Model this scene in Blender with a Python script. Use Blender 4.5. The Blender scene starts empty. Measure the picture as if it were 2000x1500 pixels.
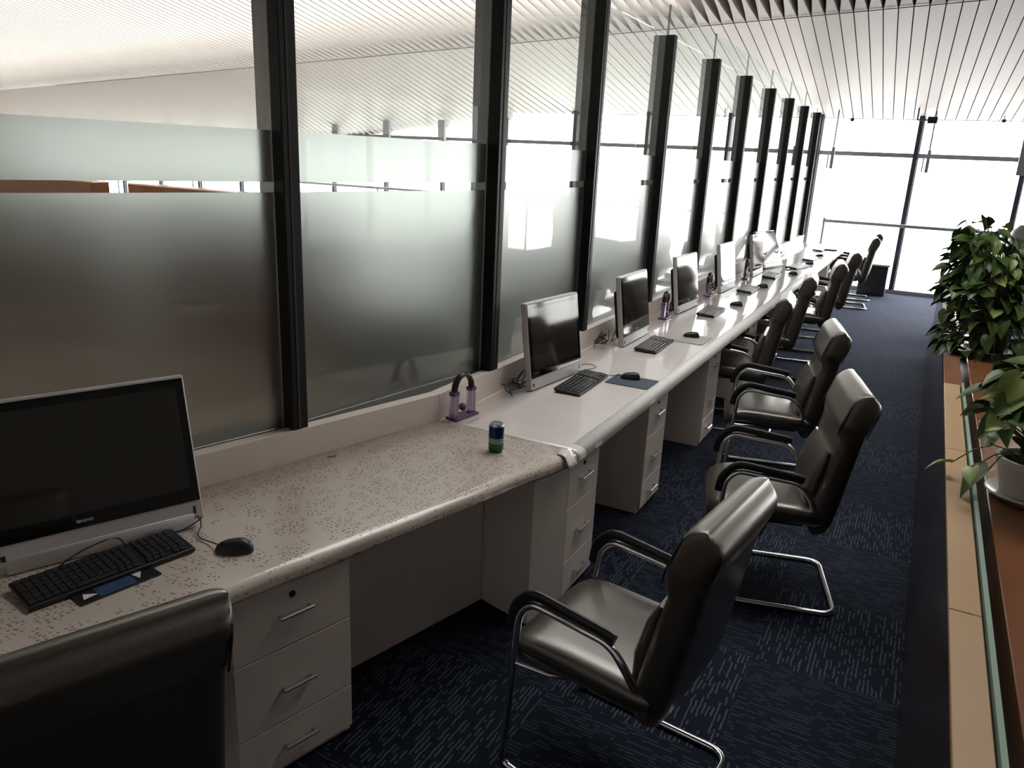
import bpy, bmesh, math, random
from mathutils import Vector, Matrix, Euler
C = bpy.context.scene.collection
sc = bpy.context.scene
PI = math.pi
R_ = math.radians

# ------------------------------------------------------------ camera
cam_d = bpy.data.cameras.new('camera'); cam = bpy.data.objects.new('camera', cam_d); C.objects.link(cam)
cam_d.sensor_fit = 'HORIZONTAL'; cam_d.sensor_width = 36.0; cam_d.lens = 27.0
cam_d.clip_start = 0.02; cam_d.clip_end = 400
_F = 1500.0; _vp = (1835.0, 343.0); _s = 0.046
n = Vector((_s, -1.0, -(_s*(_vp[0]-1000)-(_vp[1]-750))/_F)).normalized()
Yc = Vector((_vp[0]-1000, _vp[1]-750, _F)).normalized()
Xc = Yc.cross(n)
Rw = Matrix((Xc, Yc, n))                       # image camera axes -> world
right = Rw @ Vector((1, 0, 0)); down = Rw @ Vector((0, 1, 0)); fwd = Rw @ Vector((0, 0, 1))
M = Matrix((right, -down, -fwd)).transposed().to_4x4(); M.translation = Vector((0, 0, 1.95))
cam.matrix_world = M
sc.camera = cam

# ------------------------------------------------------------ light and exposure
w = bpy.data.worlds.new('world'); sc.world = w; w.use_nodes = True
bg = w.node_tree.nodes['Background']; bg.inputs[0].default_value = (1.0, .985, .97, 1); bg.inputs[1].default_value = 3.0
sc.view_settings.view_transform = 'Standard'; sc.view_settings.look = 'None'
sc.view_settings.exposure = 2.0; sc.view_settings.gamma = 1.0; sc.view_settings.use_curve_mapping = False
def portal(name, loc, rot, sx, sy):
    d = bpy.data.lights.new(name, 'AREA'); d.shape = 'RECTANGLE'; d.size = sx; d.size_y = sy
    d.cycles.is_portal = True
    o = bpy.data.objects.new(name, d); C.objects.link(o); o.location = loc; o.rotation_euler = rot
portal('window_daylight', (-9.0, 14.85, 1.45), (R_(-90), 0, 0), 37, 3.0)
portal('side_daylight', (9.3, 10.16, 1.55), (R_(90), 0, R_(90)), 9.2, 2.9)
portal('added_aisle_opening', (-.65, 4.7, 5.1), (0, 0, 0), 4.6, 1.9)  # portal at an unseen roof opening, added to brighten the near desk
portal('skylight_daylight', (-8.5, 4.2, 5.6), (0, 0, 0), 11, 15)

# ------------------------------------------------------------ geometry helpers
class MB:
    def __init__(s): s.v = []; s.f = []; s.sm = []
    def add(s, vs, fs, smooth=False):
        b = len(s.v); s.v += [tuple(v) for v in vs]
        s.f += [tuple(i+b for i in f) for f in fs]; s.sm += [smooth]*len(fs); return s
    def box(s, x0, x1, y0, y1, z0, z1, mat=None):
        vs = [Vector((x, y, z)) for x in (x0, x1) for y in (y0, y1) for z in (z0, z1)]
        if mat: vs = [mat @ v for v in vs]
        return s.add(vs, [(0,1,3,2),(4,6,7,5),(0,4,5,1),(2,3,7,6),(0,2,6,4),(1,5,7,3)])
    def rbox(s, x0, x1, y0, y1, z0, z1, r=.004, seg=2, mat=None, smooth=None):
        if smooth is None: smooth = seg >= 3
        bm = bmesh.new(); bmesh.ops.create_cube(bm, size=1)
        for v in bm.verts: v.co = Vector(((x0+x1)/2+v.co.x*(x1-x0), (y0+y1)/2+v.co.y*(y1-y0), (z0+z1)/2+v.co.z*(z1-z0)))
        bmesh.ops.bevel(bm, geom=bm.edges[:], offset=r, segments=seg, affect='EDGES', profile=.5)
        return s.bm(bm, mat, smooth)
    def bm(s, bm, mat=None, smooth=True):
        bm.verts.index_update()
        vs = [(mat @ v.co) if mat else v.co.copy() for v in bm.verts]
        s.add(vs, [tuple(v.index for v in f.verts) for f in bm.faces], smooth); bm.free(); return s
    def prism(s, poly, z0, z1):
        k = len(poly); vs = [(p[0], p[1], z0) for p in poly]+[(p[0], p[1], z1) for p in poly]
        fs = [tuple(range(k-1, -1, -1)), tuple(range(k, 2*k))]+[(i, (i+1) % k, (i+1) % k+k, i+k) for i in range(k)]
        return s.add(vs, fs)
    def tube(s, pts, r, seg=8, caps=True, flat=1.0):
        pts = [Vector(p) for p in pts]; k = len(pts); rings = []
        prev = None
        for i, p in enumerate(pts):
            t = (pts[min(i+1, k-1)]-pts[max(i-1, 0)]).normalized()
            if prev is None:
                a = Vector((0, 0, 1)) if abs(t.z) < .9 else Vector((1, 0, 0))
                u = t.cross(a).normalized()
            else:
                u = (prev - t*prev.dot(t)).normalized()
            prev = u; v = t.cross(u)
            rr = r[i] if isinstance(r, (list, tuple)) else r
            rings.append([p+(u*math.cos(2*PI*j/seg)+v*math.sin(2*PI*j/seg)*flat)*rr for j in range(seg)])
        vs = [q for ring in rings for q in ring]; fs = []
        for i in range(k-1):
            for j in range(seg):
                fs.append((i*seg+j, i*seg+(j+1) % seg, (i+1)*seg+(j+1) % seg, (i+1)*seg+j))
        if caps: fs += [tuple(range(seg-1, -1, -1)), tuple((k-1)*seg+j for j in range(seg))]
        return s.add(vs, fs, True)
    def lathe(s, prof, seg=24, loc=(0, 0, 0), cap=True):
        vs = []; fs = []; k = len(prof)
        for (r, z) in prof:
            for j in range(seg):
                a = 2*PI*j/seg; vs.append((loc[0]+r*math.cos(a), loc[1]+r*math.sin(a), loc[2]+z))
        for i in range(k-1):
            for j in range(seg):
                fs.append((i*seg+j, i*seg+(j+1) % seg, (i+1)*seg+(j+1) % seg, (i+1)*seg+j))
        if cap: fs += [tuple(range(seg-1, -1, -1)), tuple((k-1)*seg+j for j in range(seg))]
        return s.add(vs, fs, True)
    def slab(s, line, w, seg=28, e=.35, pinch=None):
        """padded slab swept along a side profile line of (x, z, thickness[, width factor])"""
        k = len(line); rings = []
        for i, st in enumerate(line):
            x, z, th = st[:3]; wf = st[3] if len(st) > 3 else 1
            a = line[max(i-1, 0)]; b = line[min(i+1, k-1)]
            t = Vector((b[0]-a[0], b[1]-a[1])).normalized(); nx, nz = -t.y, t.x
            ring = []
            for j in range(seg):
                an = 2*PI*j/seg; c, sn = math.cos(an), math.sin(an)
                yy = math.copysign(abs(c)**e, c)*w/2*wf; hh = math.copysign(abs(sn)**(.75), sn)*th/2
                ring.append((x+nx*hh, yy, z+nz*hh))
            rings.append(ring)
        vs = [q for r in rings for q in r]; fs = []
        for i in range(k-1):
            for j in range(seg):
                fs.append((i*seg+j, i*seg+(j+1) % seg, (i+1)*seg+(j+1) % seg, (i+1)*seg+j))
        fs += [tuple(range(seg-1, -1, -1)), tuple((k-1)*seg+j for j in range(seg))]
        return s.add(vs, fs, True)
    def build(s, name, m, parent=None, mat=None, sharp=True):
        me = bpy.data.meshes.new(name); me.from_pydata(s.v, [], s.f); me.validate(); 
        if len(me.polygons) == len(s.sm): me.polygons.foreach_set('use_smooth', s.sm)
        bm = bmesh.new(); bm.from_mesh(me); bmesh.ops.recalc_face_normals(bm, faces=bm.faces[:]); bm.to_mesh(me); bm.free()
        me.materials.append(m); me.update()
        if any(s.sm) and sharp:
            try: me.set_sharp_from_angle(angle=R_(50))
            except Exception: pass
        o = bpy.data.objects.new(name, me); C.objects.link(o)
        if parent: o.parent = parent
        if mat is not None: o.matrix_world = mat
        return o
def T(x=0, y=0, z=0, rz=0): return Matrix.Translation((x, y, z)) @ Matrix.Rotation(rz, 4, 'Z')
def thing(name, label, cat, loc=(0, 0, 0), rz=0, group=None):
    o = bpy.data.objects.new(name, None); C.objects.link(o); o.location = loc; o.rotation_euler = (0, 0, rz)
    o.empty_display_size = .1
    return tag(o, label, cat, group)
def tag(o, label, cat, group=None):
    o['label'] = label; o['category'] = cat
    if group: o['group'] = group
    return o
def struct(o): o['kind'] = 'structure'; return o
def copy_tree(o, parent=None):
    c = o.copy(); C.objects.link(c)
    if parent: c.parent = parent
    for ch in [q for q in o.children]: copy_tree(ch, c)
    return c
def place(o, loc, rz, label, group=None):
    o.location = loc; o.rotation_euler = (0, 0, rz); o['label'] = label
    if group: o['group'] = group
    return o
def arc(cx, cz, r, a0, a1, k=6):
    return [(cx+r*math.cos(R_(a0+(a1-a0)*i/k)), cz+r*math.sin(R_(a0+(a1-a0)*i/k))) for i in range(k+1)]
def rounded(pts, rad, k=6):
    """polyline with its inner corners rounded"""
    pts = [Vector(p) for p in pts]; out = [pts[0]]
    for i in range(1, len(pts)-1):
        a, b, c = pts[i-1], pts[i], pts[i+1]
        r = rad[i-1] if isinstance(rad, (list, tuple)) else rad
        r = min(r, (a-b).length*.49, (c-b).length*.49)
        p0 = b+(a-b).normalized()*r; p1 = b+(c-b).normalized()*r
        for j in range(k+1):
            t = j/k; out.append(p0*(1-t)**2+b*2*t*(1-t)+p1*t*t)
    out.append(pts[-1]); return out

# ------------------------------------------------------------ materials
def mat(name, col, rough=.5, metal=0, coat=0, spec=.5, noise=0, nscale=20, bump=0, bscale=200, trans=0, ior=1.45, coat_r=.05, sheen=0):
    m = bpy.data.materials.new(name); m.use_nodes = True; nt = m.node_tree; p = nt.nodes['Principled BSDF']
    p.inputs['Base Color'].default_value = (*col, 1); p.inputs['Roughness'].default_value = rough
    p.inputs['Metallic'].default_value = metal; p.inputs['Coat Weight'].default_value = coat; p.inputs['Coat Roughness'].default_value = coat_r
    p.inputs['Specular IOR Level'].default_value = spec; p.inputs['Transmission Weight'].default_value = trans; p.inputs['IOR'].default_value = ior
    tc = nt.nodes.new('ShaderNodeTexCoord')
    nz = nt.nodes.new('ShaderNodeTexNoise'); nz.inputs['Scale'].default_value = nscale; nz.inputs['Detail'].default_value = 4
    nt.links.new(tc.outputs['Object'], nz.inputs['Vector'])
    if noise or not (trans or bump):
        noise = noise or .04
        mx = nt.nodes.new('ShaderNodeMix'); mx.data_type = 'RGBA'
        mx.inputs['A'].default_value = (*[c*(1-noise) for c in col], 1); mx.inputs['B'].default_value = (*[min(1, c*(1+noise)) for c in col], 1)
        nt.links.new(nz.outputs['Fac'], mx.inputs['Factor']); nt.links.new(mx.outputs['Result'], p.inputs['Base Color'])
    if bump:
        n2 = nt.nodes.new('ShaderNodeTexNoise'); n2.inputs['Scale'].default_value = bscale; n2.inputs['Detail'].default_value = 3
        nt.links.new(tc.outputs['Object'], n2.inputs['Vector'])
        b = nt.nodes.new('ShaderNodeBump'); b.inputs['Strength'].default_value = bump; b.inputs['Distance'].default_value = .002
        nt.links.new(n2.outputs['Fac'], b.inputs['Height']); nt.links.new(b.outputs['Normal'], p.inputs['Normal'])
    return m
class NT:
    def __init__(s, m): s.nt = m.node_tree; s.p = s.nt.nodes['Principled BSDF']
    def n(s, t, **k):
        o = s.nt.nodes.new(t)
        for a, b in k.items(): setattr(o, a, b)
        return o
    def l(s, a, b): s.nt.links.new(a, b)
    def math(s, op, a, b=None, clamp=False):
        o = s.n('ShaderNodeMath', operation=op, use_clamp=clamp)
        for i, q in enumerate((a, b)):
            if q is None: continue
            if isinstance(q, (int, float)): o.inputs[i].default_value = q
            else: s.l(q, o.inputs[i])
        return o.outputs[0]
    def mix(s, f, a, b):
        o = s.n('ShaderNodeMix', data_type='RGBA')
        if isinstance(f, (int, float)): o.inputs['Factor'].default_value = f
        else: s.l(f, o.inputs['Factor'])
        for nm, q in (('A', a), ('B', b)):
            if isinstance(q, tuple): o.inputs[nm].default_value = (*q, 1)
            else: s.l(q, o.inputs[nm])
        return o.outputs['Result']

def clear_glass(name, tint, k=1.0):
    m = bpy.data.materials.new(name); m.use_nodes = True; nt = m.node_tree; nt.nodes.remove(nt.nodes['Principled BSDF'])
    out = nt.nodes['Material Output']; tr = nt.nodes.new('ShaderNodeBsdfTransparent'); tr.inputs[0].default_value = (*tint, 1)
    gl = nt.nodes.new('ShaderNodeBsdfGlossy'); gl.inputs['Roughness'].default_value = 0.0; gl.inputs['Color'].default_value = (.95, 1, .97, 1)
    fr = nt.nodes.new('ShaderNodeFresnel'); fr.inputs[0].default_value = 1.5
    geo = nt.nodes.new('ShaderNodeNewGeometry'); neg = nt.nodes.new('ShaderNodeMath'); neg.operation = 'SUBTRACT'; neg.inputs[0].default_value = 1
    mul = nt.nodes.new('ShaderNodeMath'); mul.operation = 'MULTIPLY'
    nt.links.new(geo.outputs['Backfacing'], neg.inputs[1]); nt.links.new(neg.outputs[0], mul.inputs[0]); nt.links.new(fr.outputs[0], mul.inputs[1])
    mx = nt.nodes.new('ShaderNodeMixShader'); nt.links.new(mul.outputs[0], mx.inputs[0]); nt.links.new(tr.outputs[0], mx.inputs[1]); nt.links.new(gl.outputs[0], mx.inputs[2])
    nt.links.new(mx.outputs[0], out.inputs[0]); return m

M_glass = clear_glass('clear_glass', (.93, .965, .95))
M_wglass = clear_glass('window_glass', (.97, .98, .98)); M_tglass = clear_glass('tinted_window_glass', (.42, .44, .44))
M_frost = mat('frosted_glass', (.20, .22, .203), rough=.31, trans=1.0, coat=1.0, coat_r=.0, bump=0)
M_postf = mat('matt_black_metal', (.008, .0075, .008), rough=.45, spec=.3)
M_post = mat('black_anodised_metal', (.055, .05, .05), rough=.16, spec=1.0, coat=1.0, coat_r=.1); M_post.node_tree.nodes['Principled BSDF'].inputs['Coat IOR'].default_value = 1.9
M_white = mat('white_laminate', (.74, .65, .58), rough=.38, noise=.03, nscale=6)
M_ped = mat('white_cabinet', (.84, .745, .67), rough=.42, noise=.03, nscale=5)
M_dark_gap = mat('shadow_gap', (.05, .045, .04), rough=.8)
M_chrome = mat('chrome', (.82, .82, .83), rough=.12, metal=1)
M_alu = mat('brushed_aluminium', (.62, .62, .62), rough=.3, metal=1)
M_leather = mat('black_leather', (.024, .022, .019), rough=.36, spec=.8, coat=.8, coat_r=.30, bump=.25, bscale=350)
M_leather.node_tree.nodes['Principled BSDF'].inputs['Coat IOR'].default_value = 1.7
M_leather2 = mat('worn_leather', (.032, .03, .026), rough=.40, spec=.9, coat=1.0, coat_r=.33, bump=.25, bscale=350)
for m_ in (M_leather, M_leather2):
    m_.node_tree.nodes['Principled BSDF'].inputs['Coat Tint'].default_value = (1, .93, .86, 1); m_.node_tree.nodes['Principled BSDF'].inputs['Specular Tint'].default_value = (1, .93, .84, 1)
M_blk = mat('black_plastic', (.012, .012, .013), rough=.38)
M_key = mat('key_plastic', (.022, .022, .024), rough=.35)
M_silver = mat('silver_plastic', (.52, .49, .48), rough=.33, metal=.0)
M_bezel = mat('gloss_black_bezel', (.004, .004, .0045), rough=.05)
M_screen = mat('screen', (.02, .017, .015), rough=.07, spec=.7)
M_pad_b = mat('blue_mouse_pad', (.06, .075, .10), rough=.8)
M_pad_w = mat('pale_mouse_pad', (.4, .39, .38), rough=.6)
M_wood = mat('brown_veneer', (.17, .068, .028), rough=.22, noise=.25, nscale=3)
M_face = mat('dark_brown_laminate', (.030, .015, .010), rough=.2, noise=.2, nscale=2)
M_tan = mat('tan_laminate', (.40, .26, .135), rough=.45, noise=.05, nscale=4)
M_gedge = mat('green_glass_edge', (.30, .40, .33), rough=.15, noise=.05)
M_pot = mat('white_ceramic', (.55, .52, .48), rough=.3)
M_soil = mat('soil', (.03, .02, .015), rough=.9, noise=.4, nscale=60)
M_leafm = mat('pothos_leaf', (.042, .085, .014), rough=.35, noise=.5, nscale=9)
M_leafy = mat('pale_leaf', (.20, .26, .07), rough=.35, noise=.4, nscale=12)
M_stem = mat('stem', (.10, .12, .04), rough=.5)
M_acr = mat('violet_acrylic', (.55, .42, .60), rough=.08, trans=.85)
M_violet = mat('violet_plastic', (.10, .04, .12), rough=.3)
M_wall = mat('painted_wall', (.5, .47, .44), rough=.7)
M_slat = mat('ceiling_slat', (.57, .52, .51), rough=.5, noise=.02)
M_roof = mat('roof_void', (.12, .10, .09), rough=.9)
M_mull = mat('blue_grey_mullion', (.045, .05, .075), rough=.35)
M_trans = mat('grey_transom', (.30, .31, .33), rough=.4)
M_ground = mat('pale_apron', (.62, .62, .60), rough=.9)
M_banner = mat('grey_banner', (.33, .34, .37), rough=.6)
M_dkgreen = mat('green_grey_cabinet', (.12, .15, .12), rough=.5)
M_red = mat('red_sign', (.5, .03, .04), rough=.5)

# carpet: square tiles turned a quarter to each other, each with broken wiggly loops
M_carpet = mat('carpet_tiles', (.02, .026, .04), rough=.95, spec=.1)
def carpet(m):
    t = NT(m); nt = t.nt
    tc = t.n('ShaderNodeTexCoord'); sp = t.n('ShaderNodeSeparateXYZ'); t.l(tc.outputs['Object'], sp.inputs[0])
    X, Y = sp.outputs[0], sp.outputs[1]
    ts = .64
    fx = t.math('FLOOR', t.math('DIVIDE', t.math('ADD', X, 50*ts-.30), ts)); fy = t.math('FLOOR', t.math('DIVIDE', t.math('ADD', Y, 50*ts-2.92), ts))
    chk = t.math('MODULO', t.math('ADD', fx, fy), 2.0)
    def dash(a, b):   # a: along the thread, b: across
        wob = t.n('ShaderNodeTexNoise'); wob.inputs['Scale'].default_value = 26; t.l(tc.outputs['Object'], wob.inputs['Vector'])
        bb = t.math('ADD', b, t.math('MULTIPLY', wob.outputs['Fac'], .014))
        col = t.math('FLOOR', t.math('MULTIPLY', bb, 62.0))
        fr = t.math('FRACT', t.math('MULTIPLY', bb, 62.0))
        line = t.math('LESS_THAN', t.math('ABSOLUTE', t.math('SUBTRACT', fr, .5)), .20)
        cv = t.n('ShaderNodeCombineXYZ'); t.l(t.math('MULTIPLY', a, 13.0), cv.inputs[0]); t.l(t.math('MULTIPLY', col, 7.31), cv.inputs[1])
        wn = t.n('ShaderNodeTexNoise'); wn.inputs['Scale'].default_value = 1.0; wn.inputs['Detail'].default_value = 1; t.l(cv.outputs[0], wn.inputs['Vector'])
        br = t.math('GREATER_THAN', wn.outputs['Fac'], .50)
        return t.math('MULTIPLY', line, br)
    d1 = dash(Y, X); d2 = dash(X, Y)
    d = t.math('ADD', t.math('MULTIPLY', d1, chk), t.math('MULTIPLY', t.math('MULTIPLY', d2, t.math('SUBTRACT', 1.0, chk)), .55))
    big = t.n('ShaderNodeTexNoise'); big.inputs['Scale'].default_value = 1.3; t.l(tc.outputs['Object'], big.inputs['Vector'])
    base = t.mix(big.outputs['Fac'], (.0045, .006, .0105), (.009, .012, .019))
    c = t.mix(d, base, (.045, .056, .072))
    t.l(c, t.p.inputs['Base Color'])
    bp = t.n('ShaderNodeBump'); bp.inputs['Distance'].default_value = .003; bp.inputs['Strength'].default_value = .5; t.l(d, bp.inputs['Height']); t.l(bp.outputs['Normal'], t.p.inputs['Normal'])
carpet(M_carpet)
M_carpet.node_tree.nodes['Principled BSDF'].inputs['Sheen Weight'].default_value = .14
M_carpet.node_tree.nodes['Principled BSDF'].inputs['Sheen Tint'].default_value = (.5, .6, 1, 1)
M_carpet.node_tree.nodes['Principled BSDF'].inputs['Sheen Roughness'].default_value = .4
# lace cloth under clear film
def cloth(m, dots, base, dotc, bump=.35):
    t = NT(m); tc = t.n('ShaderNodeTexCoord')
    vo = t.n('ShaderNodeTexVoronoi'); vo.inputs['Scale'].default_value = 64; vo.inputs['Randomness'].default_value = .55; t.l(tc.outputs['Object'], vo.inputs['Vector'])
    dot = t.math('LESS_THAN', vo.outputs['Distance'], .30)
    v2 = t.n('ShaderNodeTexVoronoi', feature='DISTANCE_TO_EDGE'); v2.inputs['Scale'].default_value = 9; v2.inputs['Randomness'].default_value = .35; t.l(tc.outputs['Object'], v2.inputs['Vector'])
    msk = t.math('GREATER_THAN', v2.outputs['Distance'], .045)
    n1 = t.n('ShaderNodeTexNoise'); n1.inputs['Scale'].default_value = 2.2; t.l(tc.outputs['Object'], n1.inputs['Vector'])
    sp_ = t.n('ShaderNodeTexNoise'); sp_.inputs['Scale'].default_value = 5.5; sp_.inputs['Detail'].default_value = 0; t.l(tc.outputs['Object'], sp_.inputs['Vector'])
    gap = t.math('GREATER_THAN', t.math('ABSOLUTE', t.math('SUBTRACT', sp_.outputs['Fac'], .47)), .035)
    k = t.math('MULTIPLY', t.math('MULTIPLY', t.math('MULTIPLY', dot, msk), gap), dots)
    b2 = t.mix(n1.outputs['Fac'], tuple(c*.9 for c in base), tuple(min(1, c*1.08) for c in base))
    t.l(t.mix(k, b2, dotc), t.p.inputs['Base Color'])
    n3 = t.n('ShaderNodeTexNoise'); n3.inputs['Scale'].default_value = 7; n3.inputs['Detail'].default_value = 5; t.l(tc.outputs['Object'], n3.inputs['Vector'])
    bp = t.n('ShaderNodeBump'); bp.inputs['Distance'].default_value = .004; bp.inputs['Strength'].default_value = bump; t.l(n3.outputs['Fac'], bp.inputs['Height'])
    t.l(bp.outputs['Normal'], t.p.inputs['Coat Normal'])
M_cloth = mat('lace_cloth', (.6, .53, .45), rough=.5, coat=.8, coat_r=.13); cloth(M_cloth, .72, (.49, .42, .355), (.125, .072, .056))
M_border = mat('lace_border', (.86, .81, .77), rough=.55, noise=.25, nscale=120)
M_film = mat('white_film_cloth', (.62, .58, .55), rough=.4, coat=1.0, coat_r=.05); cloth(M_film, .10, (.70, .65, .61), (.33, .28, .25), .10)

# ------------------------------------------------------------ desk frame of reference
A1 = R_(14.5); U1 = Vector((math.sin(A1), math.cos(A1))); N1 = Vector((math.cos(A1), -math.sin(A1)))   # along, towards the aisle
FK = Vector((-1.165, 2.85)); BK = Vector((-1.86, 2.85)); Y_END = 14.1
def f1(s, d=0): p = FK+U1*s+N1*d; return (p.x, p.y)      # front edge of the near run
def b1(s, d=0): p = BK+U1*s+N1*d; return (p.x, p.y)
S0 = -3.4

# ------------------------------------------------------------ setting
struct(MB().box(-27, 9, -3.6, 14.75, -.2, 0).build('floor', M_carpet))
struct(MB().box(-120, 120, -40, 200, -5.2, -5).build('ground', M_ground))
wr = MB(); wr.box(9, 9.2, -3.6, 5.58, -.2, 6.3); wr.box(9, 9.2, 5.58, 14.75, 3.0, 6.3); wr.box(9, 9.2, 5.58, 14.75, -.2, .12)
struct(wr.build('wall_right', M_wall))
struct(MB().box(-27, -2.15, -3.6, 14.45, 0, .004).build('floor', mat('hall_stone', (.16, .12, .095), rough=.3, noise=.1, nscale=1)))
struct(MB().box(-27.2, 9.2, -3.8, -3.6, -.2, 6.6).build('wall_back', M_wall))
struct(MB().box(-27.2, -27, -3.8, 14.75, -.2, 6.6).build('wall_left', M_wall))
# low wall under the partition glass
pw = MB()
pw.prism([b1(S0, -.20), b1(S0, -.02), (BK.x-.02, BK.y), (BK.x-.18, BK.y)], 0, .74)
pw.box(BK.x-.20, BK.x-.02, BK.y, Y_END, 0, .74)
struct(pw.build('trim_1', M_white))
pw = MB(); pw.prism([b1(S0, -.22), b1(S0, -.058), (BK.x-.058, BK.y), (BK.x-.22, BK.y)], .742, .878); pw.box(BK.x-.22, BK.x-.058, BK.y, Y_END, .742, .878)
struct(pw.build('trim_5', mat('dark_sill', (.05, .042, .036), rough=.5)))
# slatted ceiling
SL = .18
def cz(y): return 2.83+SL*(14.6-y)
def fold(x): return 9.83-.147*x
cb = MB(); pitch = .151
for i in range(-182, 62):
    x0 = i*pitch
    yf = fold(x0)
    st = [(14.72, .139, .02, .139), (yf, .139, .02, .139), (yf-.25, .092, .12, .10), (yf-.5, .055, .20, .06), (yf-.8, .030, .24, .03), (yf-1.6, .028, .15, .028), (-3.6, .028, .15, .028)]
    vs = []; fs = []
    for (y, wb, h, wt) in st:
        xc = x0-.028*(y-14.6); z = cz(y)-min(.75, max(0, (-6.5-x0)*.11))*max(0, (y-yf)/(14.72-yf))
        vs += [(xc-wb/2, y, z), (xc+wb/2, y, z), (xc+wt/2, y, z+h), (xc-wt/2, y, z+h)]
    for k in range(len(st)-1):
        a = 4*k; b = a+4
        for j in range(4): fs.append((a+j, a+(j+1) % 4, b+(j+1) % 4, b+j))
    fs += [(0, 1, 2, 3), tuple(4*(len(st)-1)+j for j in (3, 2, 1, 0))]
    cb.add(vs, fs)
co = struct(cb.build('ceiling', M_slat)); co.data.materials.append(mat('slat_side_shade', (.48, .44, .42), rough=.6))  # darker colour on the slat sides stands in for their backlit shade
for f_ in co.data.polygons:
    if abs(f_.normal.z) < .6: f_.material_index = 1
wire = MB(); wire.tube([(x, fold(x), cz(fold(x))-.012) for x in (-20, -10, 0, 5)], .005, 6)
struct(wire.build('trim_6', M_roof))
# closed roof above: over the flat part and over the aisle side, around the added opening
def sheet(poly, dz, th=.05):
    m = MB(); k = len(poly)
    vs = [(x, y, cz(y)+dz) for x, y in poly]+[(x, y, cz(y)+dz+th) for x, y in poly]
    fs = [tuple(range(k)), tuple(range(2*k-1, k-1, -1))]+[(i, i+k, (i+1) % k+k, (i+1) % k) for i in range(k)]
    return m.add(vs, fs)
struct(sheet([(-27, 14.75), (9, 14.75), (9, fold(9)-.3), (-27, fold(-27)-.3)], .32).build('ceiling.001', M_roof))
struct(sheet([(-2.9, fold(-2.9)-.3), (9, fold(9)-.3), (9, 5.5), (-2.9, 5.5)], .32).build('ceiling.002', M_roof))
struct(sheet([(1.6, 5.49), (9, 5.49), (9, -3.7), (1.6, -3.7)], .32).build('ceiling.004', M_roof))
struct(sheet([(-2.89, 3.9), (1.59, 3.9), (1.59, -3.7), (-2.89, -3.7)], .32).build('ceiling.005', M_roof))
struct(sheet([(-27, 3.0), (-2.9, 3.0), (-2.9, -3.7), (-27, -3.7)], .32).build('ceiling.003', M_roof))
struct(MB().box(-27, 9, 14.72, 14.80, 2.80, 3.3).build('trim_2', M_slat))
struct(MB().box(-27, 9, 14.50, 14.80, -.02, .06).build('trim_3', M_trans))
# window wall, one bay each
mx0 = -.40; sp = 1.52
for i, k in enumerate(range(-17, 7)):
    x = mx0+k*sp
    m = MB(); m.rbox(x-.035, x+.035, 14.50, 14.70, .05, 2.86, .006); wo = struct(m.build('window_%d' % (i+1), M_mull))
    m = MB(); m.rbox(x+.035, x+sp-.035, 14.56, 14.66, 2.205, 2.275, .006); m.build('transom', M_trans, wo)
    m = MB(); m.box(x+.035, x+sp-.035, 14.63, 14.645, .06, 2.84); m.build('pane', M_wglass, wo)
    m = MB(); m.rbox(x+.036, x+.052, 14.56, 14.70, .05, 2.86, .003); m.build('window_frame', M_trans, wo)

for i in range(6):
    y = 5.58+i*1.5275
    m = MB(); m.rbox(9.0, 9.15, y-.035, y+.035, .12, 3.0, .006); wo = struct(m.build('window_%d' % (i+25), M_mull))
    m = MB(); m.rbox(9.03, 9.12, y+.035, y+1.49, 2.205, 2.275, .006); m.build('transom', M_trans, wo)
    m = MB(); m.box(9.08, 9.095, y+.035, y+1.49, .12, 3.0); m.build('pane', M_tglass, wo)
# ------------------------------------------------------------ partition posts and glass
GZ0, GZ1, GZ2, GZ3, GZT = .88, 1.785, 1.822, 2.0, 3.05
posts = [((-2.041, 2.18), 12), ((-1.86, 3.40), 4)]+[((-1.86, 4.60+1.344*k), 0) for k in range(8)]
PL = ['nearest black partition post, beside the large blank computer', 'second black partition post, between the arched acrylic stand and the first small silver computer',
      'black partition post rising just beyond the first small silver computer', 'black partition post just beyond the second small silver computer',
      'black partition post just beyond the third small silver computer', 'black partition post just beyond the bright white screen',
      'black partition post beside the computer with the steeply tilted screen', 'third last black partition post, beyond the tilted screen',
      'second last black partition post near the window', 'last black partition post, nearest the window wall']
PN = []
for i, ((x, y), a) in enumerate(posts):
    mt = T(x, y, 0, R_(-a))
    root = thing('partition_post', PL[i], 'post', (x, y, GZ0), R_(-a), 'black posts of the glass partition')
    m = MB(); m.rbox(-.064, 0, -.07, 0, 0, 2.845-GZ0, .004, 2); m.build('post_body', M_postf, root)
    m = MB(); m.rbox(-.16, -.065, -.068, -.002, 0, 2.845-GZ0, .003, 2); m.build('rear_mullion', M_post, root)
    m = MB(); m.box(-.002, .0025, -.044, -.036, .0, 2.84-GZ0); m.build('front_groove', M_dark_gap, root)
    m = MB(); m.rbox(-.05, -.03, -.004, .008, 0, 2.84-GZ0, .002, 1); m.build('glazing_bead', M_alu, root)
    PN.append((mt @ Vector((-.066, -.035, 0))).xy)
P0 = PN[0]-Vector(U1)*1.34
nodes = [P0]+PN
GL = ['frosted glass pane behind the large blank computer at the left edge', 'frosted glass pane behind the drinks can, with a dark cabinet blurred through it',
      'frosted glass pane behind the first small silver computer', 'frosted glass pane behind the second small silver computer', 'frosted glass pane behind the third small silver computer',
      'frosted glass pane behind the bright white screen', 'frosted glass pane behind the computer just before the tilted one', 'third last glass pane, behind the tilted screen',
      'second last glass pane before the window', 'last glass pane, nearest the window wall']
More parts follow.
